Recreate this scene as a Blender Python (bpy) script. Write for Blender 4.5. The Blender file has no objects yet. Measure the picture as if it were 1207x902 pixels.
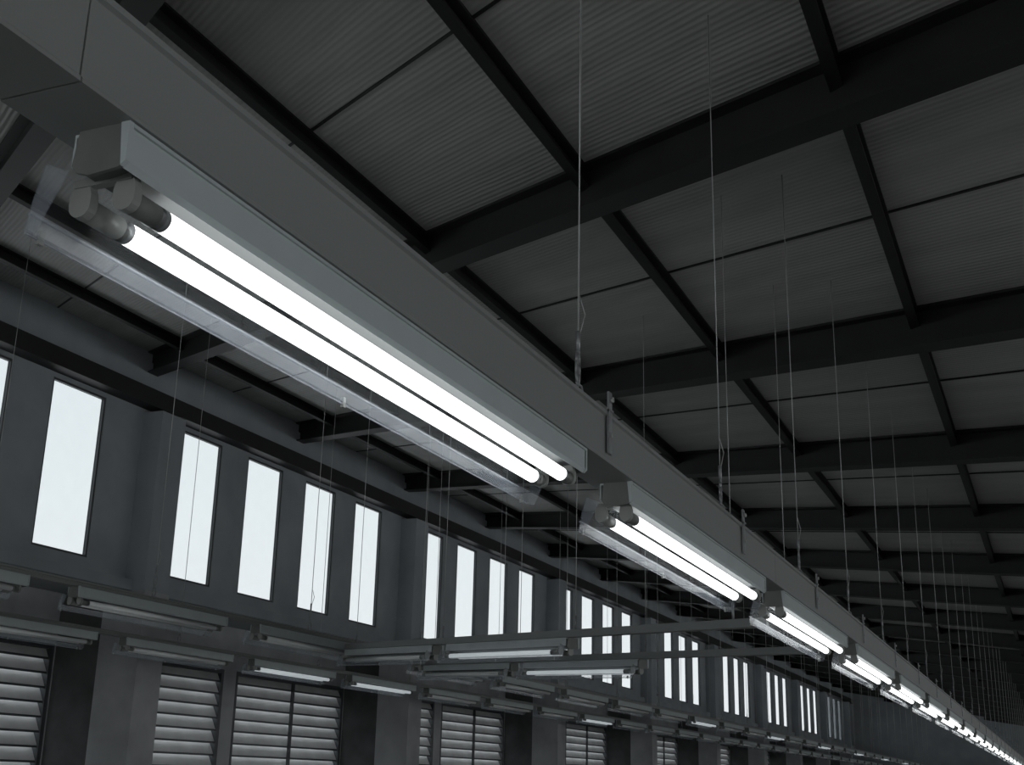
import bpy, math, random
from mathutils import Vector, Matrix
random.seed(4)
H=1.6                      # eye height above the floor
sc=bpy.context.scene
try:
    sc.view_settings.view_transform='Standard'
    sc.view_settings.look='None'
except Exception as e: print(e)

# ---------------------------------------------------------------- materials
def nt(name):
    m=bpy.data.materials.new(name); m.use_nodes=True
    t=m.node_tree; b=t.nodes['Principled BSDF']
    return m,t,b
def mat(name,col,rough=.6,metal=0,noise=0.15,scale=6,bump=0.0,stretch=(1,1,1)):
    m,t,b=nt(name); N=t.nodes; L=t.links
    tc=N.new('ShaderNodeTexCoord'); mp=N.new('ShaderNodeMapping'); mp.inputs['Scale'].default_value=stretch
    n=N.new('ShaderNodeTexNoise'); n.inputs['Scale'].default_value=scale; n.inputs['Detail'].default_value=5
    L.new(tc.outputs['Object'],mp.inputs[0]); L.new(mp.outputs[0],n.inputs['Vector'])
    r=N.new('ShaderNodeValToRGB')
    r.color_ramp.elements[0].position=.3; r.color_ramp.elements[1].position=.7
    r.color_ramp.elements[0].color=[c*(1-noise) for c in col]+[1]
    r.color_ramp.elements[1].color=[min(1,c*(1+noise)) for c in col]+[1]
    L.new(n.outputs['Fac'],r.inputs[0]); L.new(r.outputs[0],b.inputs['Base Color'])
    b.inputs['Roughness'].default_value=rough; b.inputs['Metallic'].default_value=metal
    if bump:
        bp=N.new('ShaderNodeBump'); bp.inputs['Strength'].default_value=bump; bp.inputs['Distance'].default_value=.01
        L.new(n.outputs['Fac'],bp.inputs['Height']); L.new(bp.outputs[0],b.inputs['Normal'])
    return m
M_plaster=mat('painted_plaster',(.30,.325,.345),.85,noise=.12,scale=1.5,bump=.1)
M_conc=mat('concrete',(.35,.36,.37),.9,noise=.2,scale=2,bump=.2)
M_shadeconc=mat('shaded_concrete',(.08,.08,.082),.9,noise=.3,scale=3,bump=.2)  # deeper shade at the back of the piers, put into the colour
M_floor=mat('floor_concrete',(.43,.43,.42),.7,noise=.2,scale=1.2)
M_steel=mat('dark_steel',(.0115,.0115,.012),.55,noise=.25,scale=5)
M_trunk=mat('grey_sheet_metal',(.23,.24,.238),.5,noise=.06,scale=3,stretch=(1,.2,1))
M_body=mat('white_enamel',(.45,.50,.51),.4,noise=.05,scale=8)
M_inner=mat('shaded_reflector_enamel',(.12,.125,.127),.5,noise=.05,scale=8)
M_cap=mat('grey_end_cap',(.14,.145,.14),.5,noise=.1,scale=20)
M_holder=mat('grey_plastic',(.25,.26,.25),.45,noise=.05,scale=20)
M_frame=mat('window_frame_dark',(.06,.065,.07),.5,noise=.1)
M_slat=mat('louver_aluminium',(.55,.555,.56),.55,noise=.1,scale=4)
M_wire=mat('galvanised_wire',(.42,.43,.43),.5,metal=.2,noise=.1)
M_zinc=mat('zinc_plate',(.30,.31,.32),.45,metal=.5,noise=.2,scale=30)
def emat(name,col,s):
    m,t,b=nt(name)
    b.inputs['Base Color'].default_value=(.9,.9,.9,1)
    b.inputs['Emission Color'].default_value=(*col,1); b.inputs['Emission Strength'].default_value=s
    return m
M_tube=emat('lit_fluorescent_tube',(.96,1,1),3.0)
M_dim=emat('dim_fluorescent_tube',(.85,.95,1),.33)
M_off=mat('unlit_tube_glass',(.8,.82,.82),.25,noise=.03)
def clear(name,fac,col,tint=(1,1,1),rough=.12):
    m=bpy.data.materials.new(name); m.use_nodes=True; t=m.node_tree; N=t.nodes; L=t.links
    N.remove(N['Principled BSDF']); out=N['Material Output']
    tr=N.new('ShaderNodeBsdfTransparent'); tr.inputs[0].default_value=(*tint,1); pb=N.new('ShaderNodeBsdfPrincipled')
    pb.inputs['Base Color'].default_value=(*col,1); pb.inputs['Roughness'].default_value=rough
    mx=N.new('ShaderNodeMixShader')
    n=N.new('ShaderNodeTexNoise'); n.inputs['Scale'].default_value=9; n.inputs['Detail'].default_value=4
    tc=N.new('ShaderNodeTexCoord'); L.new(tc.outputs['Object'],n.inputs['Vector'])
    mr=N.new('ShaderNodeMapRange'); mr.inputs['To Min'].default_value=fac*.5; mr.inputs['To Max'].default_value=fac*1.5
    L.new(n.outputs['Fac'],mr.inputs[0]); L.new(mr.outputs[0],mx.inputs[0])
    L.new(tr.outputs[0],mx.inputs[1]); L.new(pb.outputs[0],mx.inputs[2]); L.new(mx.outputs[0],out.inputs[0])
    return m
M_acryl=clear('clear_acrylic_thin',.03,(.4,.43,.46))
M_lip=clear('clear_acrylic_lip',.19,(.40,.44,.50))
M_edge=clear('clear_acrylic_edge',.5,(.5,.54,.6))
M_glass=clear('dimming_window_glass',.03,(.5,.55,.6),(.65,.66,.665))  # tint added to hold down the strong sky behind the windows
SK=.722
def roofmat():
    m,t,b=nt('ribbed_foil_insulation'); N=t.nodes; L=t.links
    tc=N.new('ShaderNodeTexCoord'); sp=N.new('ShaderNodeSeparateXYZ'); L.new(tc.outputs['Object'],sp.inputs[0])
    def mth(op,a,bv=None,c=None):
        n=N.new('ShaderNodeMath'); n.operation=op
        for i,v in enumerate((a,bv,c)):
            if v is None: continue
            if isinstance(v,(int,float)): n.inputs[i].default_value=v
            else: L.new(v,n.inputs[i])
        return n.outputs[0]
    p=mth('MULTIPLY_ADD',sp.outputs[0],SK,sp.outputs[1])     # across the ribs
    cb=N.new('ShaderNodeCombineXYZ'); L.new(mth('MULTIPLY',sp.outputs[0],.7),cb.inputs[0]); L.new(mth('MULTIPLY',p,3.0),cb.inputs[1])
    nz=N.new('ShaderNodeTexNoise'); nz.inputs['Scale'].default_value=1.6; nz.inputs['Detail'].default_value=6; L.new(cb.outputs[0],nz.inputs['Vector'])
    w=mth('MULTIPLY_ADD',nz.outputs['Fac'],9.0,mth('MULTIPLY',p,150.0))
    s=mth('SINE',w)
    col=mth('MULTIPLY_ADD',s,.022,mth('MULTIPLY_ADD',nz.outputs['Fac'],.26,.31))
    cc=N.new('ShaderNodeCombineXYZ')
    L.new(col,cc.inputs[0]); L.new(mth('MULTIPLY',col,1.0),cc.inputs[1]); L.new(mth('MULTIPLY',col,.97),cc.inputs[2])
    L.new(cc.outputs[0],b.inputs['Base Color'])
    bp=N.new('ShaderNodeBump'); bp.inputs['Strength'].default_value=.3; bp.inputs['Distance'].default_value=.004
    L.new(mth('MULTIPLY_ADD',nz.outputs['Fac'],3,s),bp.inputs['Height']); L.new(bp.outputs[0],b.inputs['Normal'])
    b.inputs['Roughness'].default_value=.5
    return m
M_roof=roofmat()

# ---------------------------------------------------------------- mesh builder
class MB:
    def __init__(s): s.v=[];s.f=[];s.m=[];s.mats=[];s.sm=[]
    def mi(s,m):
        if m not in s.mats: s.mats.append(m)
        return s.mats.index(m)
    def hexa(s,p,m):
        o=len(s.v); s.v+= [tuple(q) for q in p]; k=s.mi(m)
        for f in ((0,3,2,1),(4,5,6,7),(0,1,5,4),(1,2,6,5),(2,3,7,6),(3,0,4,7)):
            s.f.append([o+i for i in f]); s.m.append(k); s.sm.append(False)
    def box(s,a,b,m):
        x0,y0,z0=a;x1,y1,z1=b
        s.hexa([(x0,y0,z0),(x1,y0,z0),(x1,y1,z0),(x0,y1,z0),(x0,y0,z1),(x1,y0,z1),(x1,y1,z1),(x0,y1,z1)],m)
    def prism(s,prof,y0,y1,m,cap=True):      # profile in XZ extruded along Y
        o=len(s.v);n=len(prof);k=s.mi(m)
        s.v+=[(x,y0,z) for x,z in prof]+[(x,y1,z) for x,z in prof]
        for i in range(n):
            j=(i+1)%n; s.f.append([o+i,o+j,o+n+j,o+n+i]); s.m.append(k); s.sm.append(False)
        if cap:
            s.f.append([o+i for i in range(n)][::-1]); s.m.append(k); s.sm.append(False)
            s.f.append([o+n+i for i in range(n)]); s.m.append(k); s.sm.append(False)
    def beam(s,a,b,off,m):
        a=Vector(a);b=Vector(b)
        s.hexa([a+Vector(o) for o in off]+[b+Vector(o) for o in off],m)
    def cyl(s,a,b,r,m,seg=12,r2=None):
        a=Vector(a);b=Vector(b);d=(b-a).normalized(); r2=r if r2 is None else r2
        u=d.orthogonal().normalized();w=d.cross(u);o=len(s.v);k=s.mi(m)
        for c,rr in ((a,r),(b,r2)):
            for i in range(seg):
                t=2*math.pi*i/seg; s.v.append(tuple(c+rr*(math.cos(t)*u+math.sin(t)*w)))
        for i in range(seg):
            j=(i+1)%seg; s.f.append([o+i,o+j,o+seg+j,o+seg+i]); s.m.append(k); s.sm.append(True)
        s.f.append([o+i for i in range(seg)][::-1]); s.m.append(k); s.sm.append(False)
        s.f.append([o+seg+i for i in range(seg)]); s.m.append(k); s.sm.append(False)
    def path(s,pts,r,m,seg=6):
        for a,b in zip(pts,pts[1:]): s.cyl(a,b,r,m,seg)
    def mesh(s,name):
        me=bpy.data.meshes.new(name); me.from_pydata(s.v,[],s.f)
        for m in s.mats: me.materials.append(m)
        me.polygons.foreach_set('material_index',s.m); me.polygons.foreach_set('use_smooth',s.sm)
        me.update()
        import bmesh
        bm=bmesh.new(); bm.from_mesh(me); bmesh.ops.recalc_face_normals(bm,faces=bm.faces); bm.to_mesh(me); bm.free()
        return me
    def obj(s,name):
        o=bpy.data.objects.new(name,s.mesh(name)); sc.collection.objects.link(o); return o
def place(me,name,loc=(0,0,0),rot=0,pitch=0):
    o=bpy.data.objects.new(name,me); sc.collection.objects.link(o)
    o.matrix_world=Matrix.Translation(loc)@Matrix.Rotation(rot,4,'Z')@Matrix.Rotation(pitch,4,'X'); return o

# ---------------------------------------------------------------- shell
WX=-8.7; BAY=5.95; YC=10.5; Y0,Y1=-7.0,60.0; XR=9.0; LX=-9.5
def zroof(x): return 4.34+H-.1895*(x-WX)
b=MB(); b.box((LX-.15,Y0,-.2),(XR+.1,Y1,0),M_floor); b.obj('floor')
b=MB(); xa,xb=LX-.5,XR+.4
b.hexa([(xa,Y0-.2,zroof(xa)),(xb,Y0-.2,zroof(xb)),(xb,Y1+.2,zroof(xb)),(xa,Y1+.2,zroof(xa)),
        (xa,Y0-.2,zroof(xa)+.1),(xb,Y0-.2,zroof(xb)+.1),(xb,Y1+.2,zroof(xb)+.1),(xa,Y1+.2,zroof(xa)+.1)],M_roof)
b.obj('ceiling')
def wall_x(b,x0,x1,z0,z1,holes,hz0,hz1,m,ztop=None):
    zt=z1
    b.box((x0,Y0,z0),(x1,Y1,hz0),m); b.box((x0,Y0,hz1),(x1,Y1,zt),m)
    y=Y0
    for h0,h1 in sorted(holes):
        b.box((x0,y,hz0),(x1,h0,hz1),m); y=h1
    b.box((x0,y,hz0),(x1,Y1,hz1),m)
WZ0,WZ1=.231*8.7+H,.413*8.7+H+.06
wins=[]
for k in range(-3,8):
    for j in range(4):
        y=11.15+BAY*k+1.305*j
        if y>Y0+.3 and y+.9<Y1: wins.append((y,y+.77))
b=MB(); wall_x(b,WX-.06,WX,3.37,5.98,wins,WZ0,WZ1,M_plaster)
b.box((LX-.15,Y0,3.37),(WX-.06,Y1,3.5),M_plaster)
lou=[]
for k in range(-3,9):
    yb=YC+BAY*k
    for a,c in ((.42,2.98),(3.24,5.93)):
        if yb+a>Y0+.1 and yb+c<Y1: lou.append((yb+a,yb+c))
LZ0,LZ1=.9,1.245+H
wall_x(b,LX-.15,LX,0,3.37,lou,LZ0,LZ1,M_conc)
b.obj('wall_left')
for i,(a,c) in enumerate(wins):
    b=MB(); x0,x1=WX-.045,WX-.008; t=.022
    b.box((x0,a,WZ0),(x1,a+t,WZ1),M_frame); b.box((x0,c-t,WZ0),(x1,c,WZ1),M_frame)
    b.box((x0,a+t,WZ0),(x1,c-t,WZ0+t),M_frame); b.box((x0,a+t,WZ1-t),(x1,c-t,WZ1),M_frame)
    b.box((WX-.032,a+t,WZ0+t),(WX-.028,c-t,WZ1-t),M_glass)
    b.obj('window_%d'%(i+1))
lm={}
for i,(a,c) in enumerate(lou):
    w=round(c-a,3)
    if w not in lm:
        b=MB(); t=.05
        b.box((-.1,0,0),(0,t,LZ1-LZ0),M_frame); b.box((-.1,w-t,0),(0,w,LZ1-LZ0),M_frame)
        b.box((-.1,t,0),(0,w-t,t),M_frame); b.box((-.1,t,LZ1-LZ0-t),(0,w-t,LZ1-LZ0),M_frame)
        b.box((-.02,w/2-.02,t),(.015,w/2+.02,LZ1-LZ0-t),M_frame)
        z=t+.02
        while z+.13<LZ1-LZ0:
            b.hexa([(-.03,t,z),(-.022,t,z),(-.022,w-t,z),(-.03,w-t,z),(-.10,t,z+.142),(-.092,t,z+.142),(-.092,w-t,z+.142),(-.10,w-t,z+.142)],M_slat)
            b.box((-.035,t,z-.022),(-.018,w-t,z),M_frame)
            z+=.145
        lm[w]=b.mesh('louvered_window')
    place(lm[w],'louvered_window',(LX,a,LZ0))
b=MB()
for k in range(-2,9):
    y=YC+BAY*k
    if y+.4>Y1: continue
    b.box((LX,y,0),(-8.95,y+.4,3.37),M_shadeconc)
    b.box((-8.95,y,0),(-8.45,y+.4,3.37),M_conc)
    b.box((WX,y-.02,3.37),(-8.45,y+.38,5.26),M_plaster)
b.obj('concrete_column')
b=MB(); b.box((WX,Y0,5.30),(-8.52,Y1,5.48),M_steel); b.box((WX,Y0,5.48),(-8.64,Y1,5.80),M_plaster)
b.box((WX,Y0,3.37),(-8.6,Y1,3.48),M_plaster); b.obj('trim_1')
b=MB()
b.hexa([(LX-.15,Y1,0),(XR,Y1,0),(XR,Y1+.15,0),(LX-.15,Y1+.15,0),(LX-.15,Y1,zroof(LX-.15)),(XR,Y1,zroof(XR)),(XR,Y1+.15,zroof(XR)),(LX-.15,Y1+.15,zroof(LX-.15))],M_plaster)
b.obj('wall_far')
b=MB(); z0,z1=.5,2.3  # unseen wall; openings added to light the trunking and ceiling
b.box((XR,Y0,0),(XR+.12,Y1,z0),M_plaster)
b.box((XR,Y0,z1),(XR+.12,Y1,zroof(XR)),M_plaster)
y=Y0
while y<Y1-.1: b.box((XR,y,z0),(XR+.12,min(y+.4,Y1),z1),M_plaster); y+=3
b.obj('wall_right')
b=MB(); yb=Y0  # out of view; gaps in this wall added to bring in sky light
b.box((LX-.15,yb-.15,0),(XR,yb,.4),M_plaster)
for xx in (LX-.15,-5,-.2,4.5,XR-.5): b.box((xx,yb-.15,.4),(xx+.5,yb,2.6),M_plaster)
b.hexa([(LX-.15,yb-.15,2.6),(XR,yb-.15,2.6),(XR,yb,2.6),(LX-.15,yb,2.6),(LX-.15,yb-.15,zroof(LX-.15)),(XR,yb-.15,zroof(XR)),(XR,yb,zroof(XR)),(LX-.15,yb,zroof(LX-.15))],M_plaster)
b.obj('wall_back')

def clipx(yw,xa,xb):
    lo=WX+(yw-Y1)/SK; hi=WX+(yw-Y0)/SK
    a=max(xa,lo);c=min(xb,hi)
    return (a,c) if c-a>.3 else None
R=MB(); J=MB()
for k in range(-9,40):
    yw=YC+.02+2.975*k
    cl=clipx(yw,WX+.01,XR-.02)
    if cl:
        A,B=[(x,yw-SK*(x-WX),zroof(x)) for x in cl]
        g=.085
        for (u0,u1,w0,w1) in ((-g,g,-.25,-.236),(-g,g,-.02,-.004),(-.006,.006,-.236,-.02)):
            R.beam(A,B,[(0,u0,w0),(0,u1,w0),(0,u1,w1),(0,u0,w1)],M_steel)
    cl=clipx(yw+1.49,WX+.01,XR-.02)
    if cl:
        A,B=[(x,yw+1.49-SK*(x-WX),zroof(x)) for x in cl]
        J.beam(A,B,[(0,-.009,-.010),(0,.009,-.010),(0,.009,-.002),(0,-.009,-.002)],M_steel)
R.obj('roof_rafters'); J.obj('ceiling_panel_joints')
P=MB()
for k in range(-5,7):
    x=-.594+1.44*k
    if x<WX+.1 or x>XR-.1: continue
    z=zroof(x)
    P.box((x-.028,Y0,z-.115),(x+.028,Y1,z-.10),M_steel); P.box((x-.028,Y0,z-.10),(x-.02,Y1,z),M_steel)
    P.box((x-.028,Y0,z-.02),(x+.028,Y1,z-.004),M_steel)
P.obj('roof_purlins')

# ---------------------------------------------------------------- luminaires
def luminaire(L,T,name):
    b=MB()
    xl,xr=-.034,.052
    b.box((xl,0,-.004),(xr,L,0),M_body)
    b.prism([(xr-.003,-.004),(xr,-.004),(xr,-.050),(xr-.006,-.058),(xr-.009,-.056),(xr-.003,-.048)],0,L,M_body)
    b.prism([(xl+.003,-.004),(xl,-.004),(xl,-.044),(xl+.003,-.044)],0,L,M_body)
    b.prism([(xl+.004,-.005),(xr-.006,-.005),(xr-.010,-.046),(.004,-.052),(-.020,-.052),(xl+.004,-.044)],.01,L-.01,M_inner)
    b.prism([(xr,-.001),(xr+.004,-.001),(xr+.004,-.006),(xr,-.006)],0,L,M_body)
    for s,ye in ((1,0),(-1,L)):
        y0,y1=sorted((ye-s*.006,ye))
        b.prism([(xl+.012,.0),(xr+.002,.0),(xr+.002,-.046),(xr-.008,-.058),(.0,-.062),(xl+.014,-.056),(xl+.006,-.046)],y0,y1,M_cap)
        b.prism([(xr-.010,.002),(xr+.003,.002),(xr+.003,-.052),(xr-.004,-.058)],min(ye-s*.008,ye),max(ye-s*.008,ye),M_body)
        for x in (.025,-.042):
            y0,y1=sorted((ye+s*.030,ye+s*.044))
            pts=[(x+.0165*math.cos(t),-.079+.0165*math.sin(t)) for t in [math.pi+math.pi*i/10 for i in range(11)]]
            b.prism(pts+[(x+.0165,-.066),(x+.011,-.048),(x-.011,-.048),(x-.0165,-.066)],y0,y1,M_holder)
        y0,y1=sorted((ye+s*.028,ye+s*.040))
        b.box((-.052,y0,-.056),(.036,y1,-.046),M_holder)
    for x,ds in ((.025,0),(-.043,.015)):
        z=-.079
        b.cyl((x,.102+ds,z),(x,L-.085,z),.0150,T,20)
        for s,(y,ye) in ((1,(.102+ds,.044)),(-1,(L-.085,L-.044))):
            b.cyl((x,y-s*.014,z),(x,y+s*.003,z),.0154,M_zinc,20)
            b.cyl((x,ye,z),(x,y-s*.006,z),.0154,M_cap if x>0 else M_holder,20)
    # clear acrylic side shield with thicker lip, end plates
    pr=[(xl,-.004),(-.070,-.035),(-.083,-.078),(-.087,-.094),(-.091,-.120),(-.082,-.126)]
    th=.003
    for i,(p,q) in enumerate(zip(pr,pr[1:])):
        d=Vector((q[0]-p[0],q[1]-p[1])).normalized(); n=(-d.y*th,d.x*th)
        b.prism([p,q,(q[0]+n[0],q[1]+n[1]),(p[0]+n[0],p[1]+n[1])],.0,L,M_acryl if i<3 else M_lip)
    for y in (-.004,L+.001):
        b.prism([(-.036,-.05),(-.070,-.035),(-.083,-.078),(-.091,-.122),(-.075,-.126),(-.062,-.1)],y,y+.003,M_lip)
    b.prism([(-.092,-.097),(-.087,-.097),(-.087,-.0945),(-.090,-.0945)],.0,L,M_edge)
    b.prism([(-.0925,-.123),(-.0905,-.123),(-.0905,-.1205),(-.0925,-.1205)],.0,L,M_edge)
    for y in (.02,L*.47,L-.04):
        b.box((-.094,y,-.128),(-.088,y+.008,-.110),M_holder)
    return b.mesh(name)
LM=luminaire(1.63,M_tube,'fluorescent_luminaire')
LMd=luminaire(1.40,M_dim,'fluorescent_luminaire_dim')
LM3=luminaire(1.40,M_off,'fluorescent_luminaire_unlit')
TX=-1.015; TZ=.745+H
y=1.08
while y<Y1-3:
    place(LM,'fluorescent_luminaire',(TX,y,TZ)); y+=1.99
place(LM,'fluorescent_luminaire',(TX,1.08-1.99,TZ))

def trunk(x,z,hw,h,ya,yb,first,seg,name):
    b=MB(); y=ya; nxt=first
    while y<yb:
        e=min(nxt,yb)
        b.prism([(x-hw,z),(x+hw,z),(x+hw,z+.006),(x+hw-.003,z+.009),(x+hw-.003,z+h-.012),(x+hw+.003,z+h-.009),(x+hw+.003,z+h),(x-hw-.003,z+h),(x-hw-.003,z+h-.009),(x-hw,z+h-.012)],y,e-.0015,M_trunk)
        b.box((x-hw+.006,e-.03,z+.003),(x+hw-.008,min(e+.03,yb),z+h-.003),M_steel)
        y=e+.0015; nxt+=seg
    return b.obj(name)
trunk(TX,TZ,.06,.125,Y0+.3,Y1-.3,.98,3.9,'lighting_trunking')

def wire_set(x,ztop,ys,name,r=.0021,clamp=True,hw=.06,h=.125):
    b=MB()
    for y in ys:
        z=ztop; zr=zroof(x)
        b.cyl((x,y,z+.16),(x,y,zr-.002),r*(1+max(0,y-6)*.03),M_wire,6)
        b.cyl((x,y,z+.15),(x,y,z+.20),.006,M_zinc,8)
        pts=[(x,y+.014*math.sin(t),z+.105+.048*math.cos(t)) for t in [i*math.pi/5 for i in range(11)]]
        b.path(pts,.0032,M_zinc)
        pts=[(x+.014*math.sin(t),y,z+.035+.03*math.cos(t)) for t in [i*math.pi/4 for i in range(9)]]
        b.path(pts,.0030,M_zinc)
        b.box((x-.008,y-.02,z),(x+.008,y+.02,z+.008),M_zinc)
        b.path([(x,y+.002,z+.18),(x+.010,y+.02,z+.25),(x,y+.006,z+.30)],r*.8,M_wire)
        if clamp:
            yy=y+.05
            b.box((x+hw+.003,yy-.012,z-h+.02),(x+hw+.008,yy+.012,z+.05),M_zinc)
            b.box((x-hw-.008,yy-.012,z-h+.02),(x-hw-.003,yy+.012,z+.05),M_zinc)
            b.box((x-hw-.012,yy-.012,z),(x+hw+.012,yy+.012,z+.005),M_zinc)
            b.cyl((x+hw+.008,yy,z+.03),(x+hw+.016,yy,z+.03),.007,M_wire,6)
            b.cyl((x+hw+.008,yy,z-.06),(x+hw+.012,yy,z-.06),.006,M_wire,6)
    return b.obj(name)
ys=[2.80+1.46*k for k in range(0,40) if 2.80+1.46*k<Y1-1]
wire_set(TX,TZ+.125,ys,'suspension_wires')

def row(x,zb,starts,lit,yA,yB,pitch,wp):
    trunk(x,zb+.06,.03,.035,yA,yB,yA+3,3,'lighting_trunking')
    for i,s in enumerate(starts):
        l=lit(i)
        place(LMd if l else LM3,'fluorescent_luminaire',(x,s,zb+.06))
    wire_set(x,zb+.095,[yA+.5+wp*k for k in range(int((yB-yA-.6)/wp))],'suspension_wires',r=.0022,clamp=False,hw=.03,h=.045)
st=[2.0,3.8,5.6,7.4,9.83]+[11.6+1.8*k for k in range(26)]
row(-5.0,.92+H,st,lambda i:i>6 and i%3==0,-5,58,1.8,1.8)
st=[1.0+1.75*k for k in range(31)]
row(-6.6,.93+H,st,lambda i:i in (5,6,10),-5,56,1.75,2.2)
def cross(A,B,name,lit):
    A=Vector(A);B=Vector(B);d=(B-A)
    b=MB(); b.beam(A,B,[(-.0,-.03,.0),(0,.03,.0),(0,.03,.04),(0,-.03,.04)],M_trunk)
    for t in (.05,.33,.66,.95):
        p=A+d*t; b.cyl((p.x,p.y,p.z+.04),(p.x,p.y,zroof(p.x)-.002),.0022,M_wire,6)
        b.cyl((p.x,p.y,p.z+.04),(p.x,p.y,p.z+.12),.006,M_zinc,8)
    b.obj(name)
    rot=math.atan2(-d.x,d.y); pitch=math.atan2(d.z,math.hypot(d.x,d.y))
    for t,l in zip((.0,.34,.68),lit):
        if l is None: continue
        p=A+d*t; place(LMd if l else LM3,'fluorescent_luminaire',(p.x,p.y,p.z-.003),rot,pitch)
cross((-1.19,5.84,.70+H),(-5.0,8.6,.93+H),'lighting_trunking',(None,True,False))
cross((-1.19,7.18,.71+H),(-5.0,9.93,.93+H),'lighting_trunking',(None,True,False))

# ---------------------------------------------------------------- sky + camera
w=bpy.data.worlds.new('overcast_sky'); sc.world=w; w.use_nodes=True
N=w.node_tree.nodes; L=w.node_tree.links; bg=N['Background']
tc=N.new('ShaderNodeTexCoord'); sp=N.new('ShaderNodeSeparateXYZ'); rp=N.new('ShaderNodeValToRGB')
L.new(tc.outputs['Generated'],sp.inputs[0]); L.new(sp.outputs[2],rp.inputs[0]); L.new(rp.outputs[0],bg.inputs[0])
rp.color_ramp.elements[0].position=0; rp.color_ramp.elements[0].color=(.86,.88,.885,1)
rp.color_ramp.elements[1].position=.5; rp.color_ramp.elements[1].color=(.71,.79,.82,1)
bg.inputs[1].default_value=2.4

cam=bpy.data.cameras.new('camera'); co=bpy.data.objects.new('camera',cam); sc.collection.objects.link(co)
cam.sensor_width=36; cam.lens=1500/1207*36; cam.clip_start=.02; cam.clip_end=500
f=Vector((656.5,487,1500)).normalized(); u=Vector((116.5,-4777,1500)).normalized()
u=(u-f*u.dot(f)).normalized(); r=f.cross(u)
right=Vector((r.x,f.x,u.x)); up=-Vector((r.y,f.y,u.y)); back=-Vector((r.z,f.z,u.z))
m=Matrix((right,up,back)).transposed().to_4x4(); m.translation=(0,0,H)
co.matrix_world=m; sc.camera=co
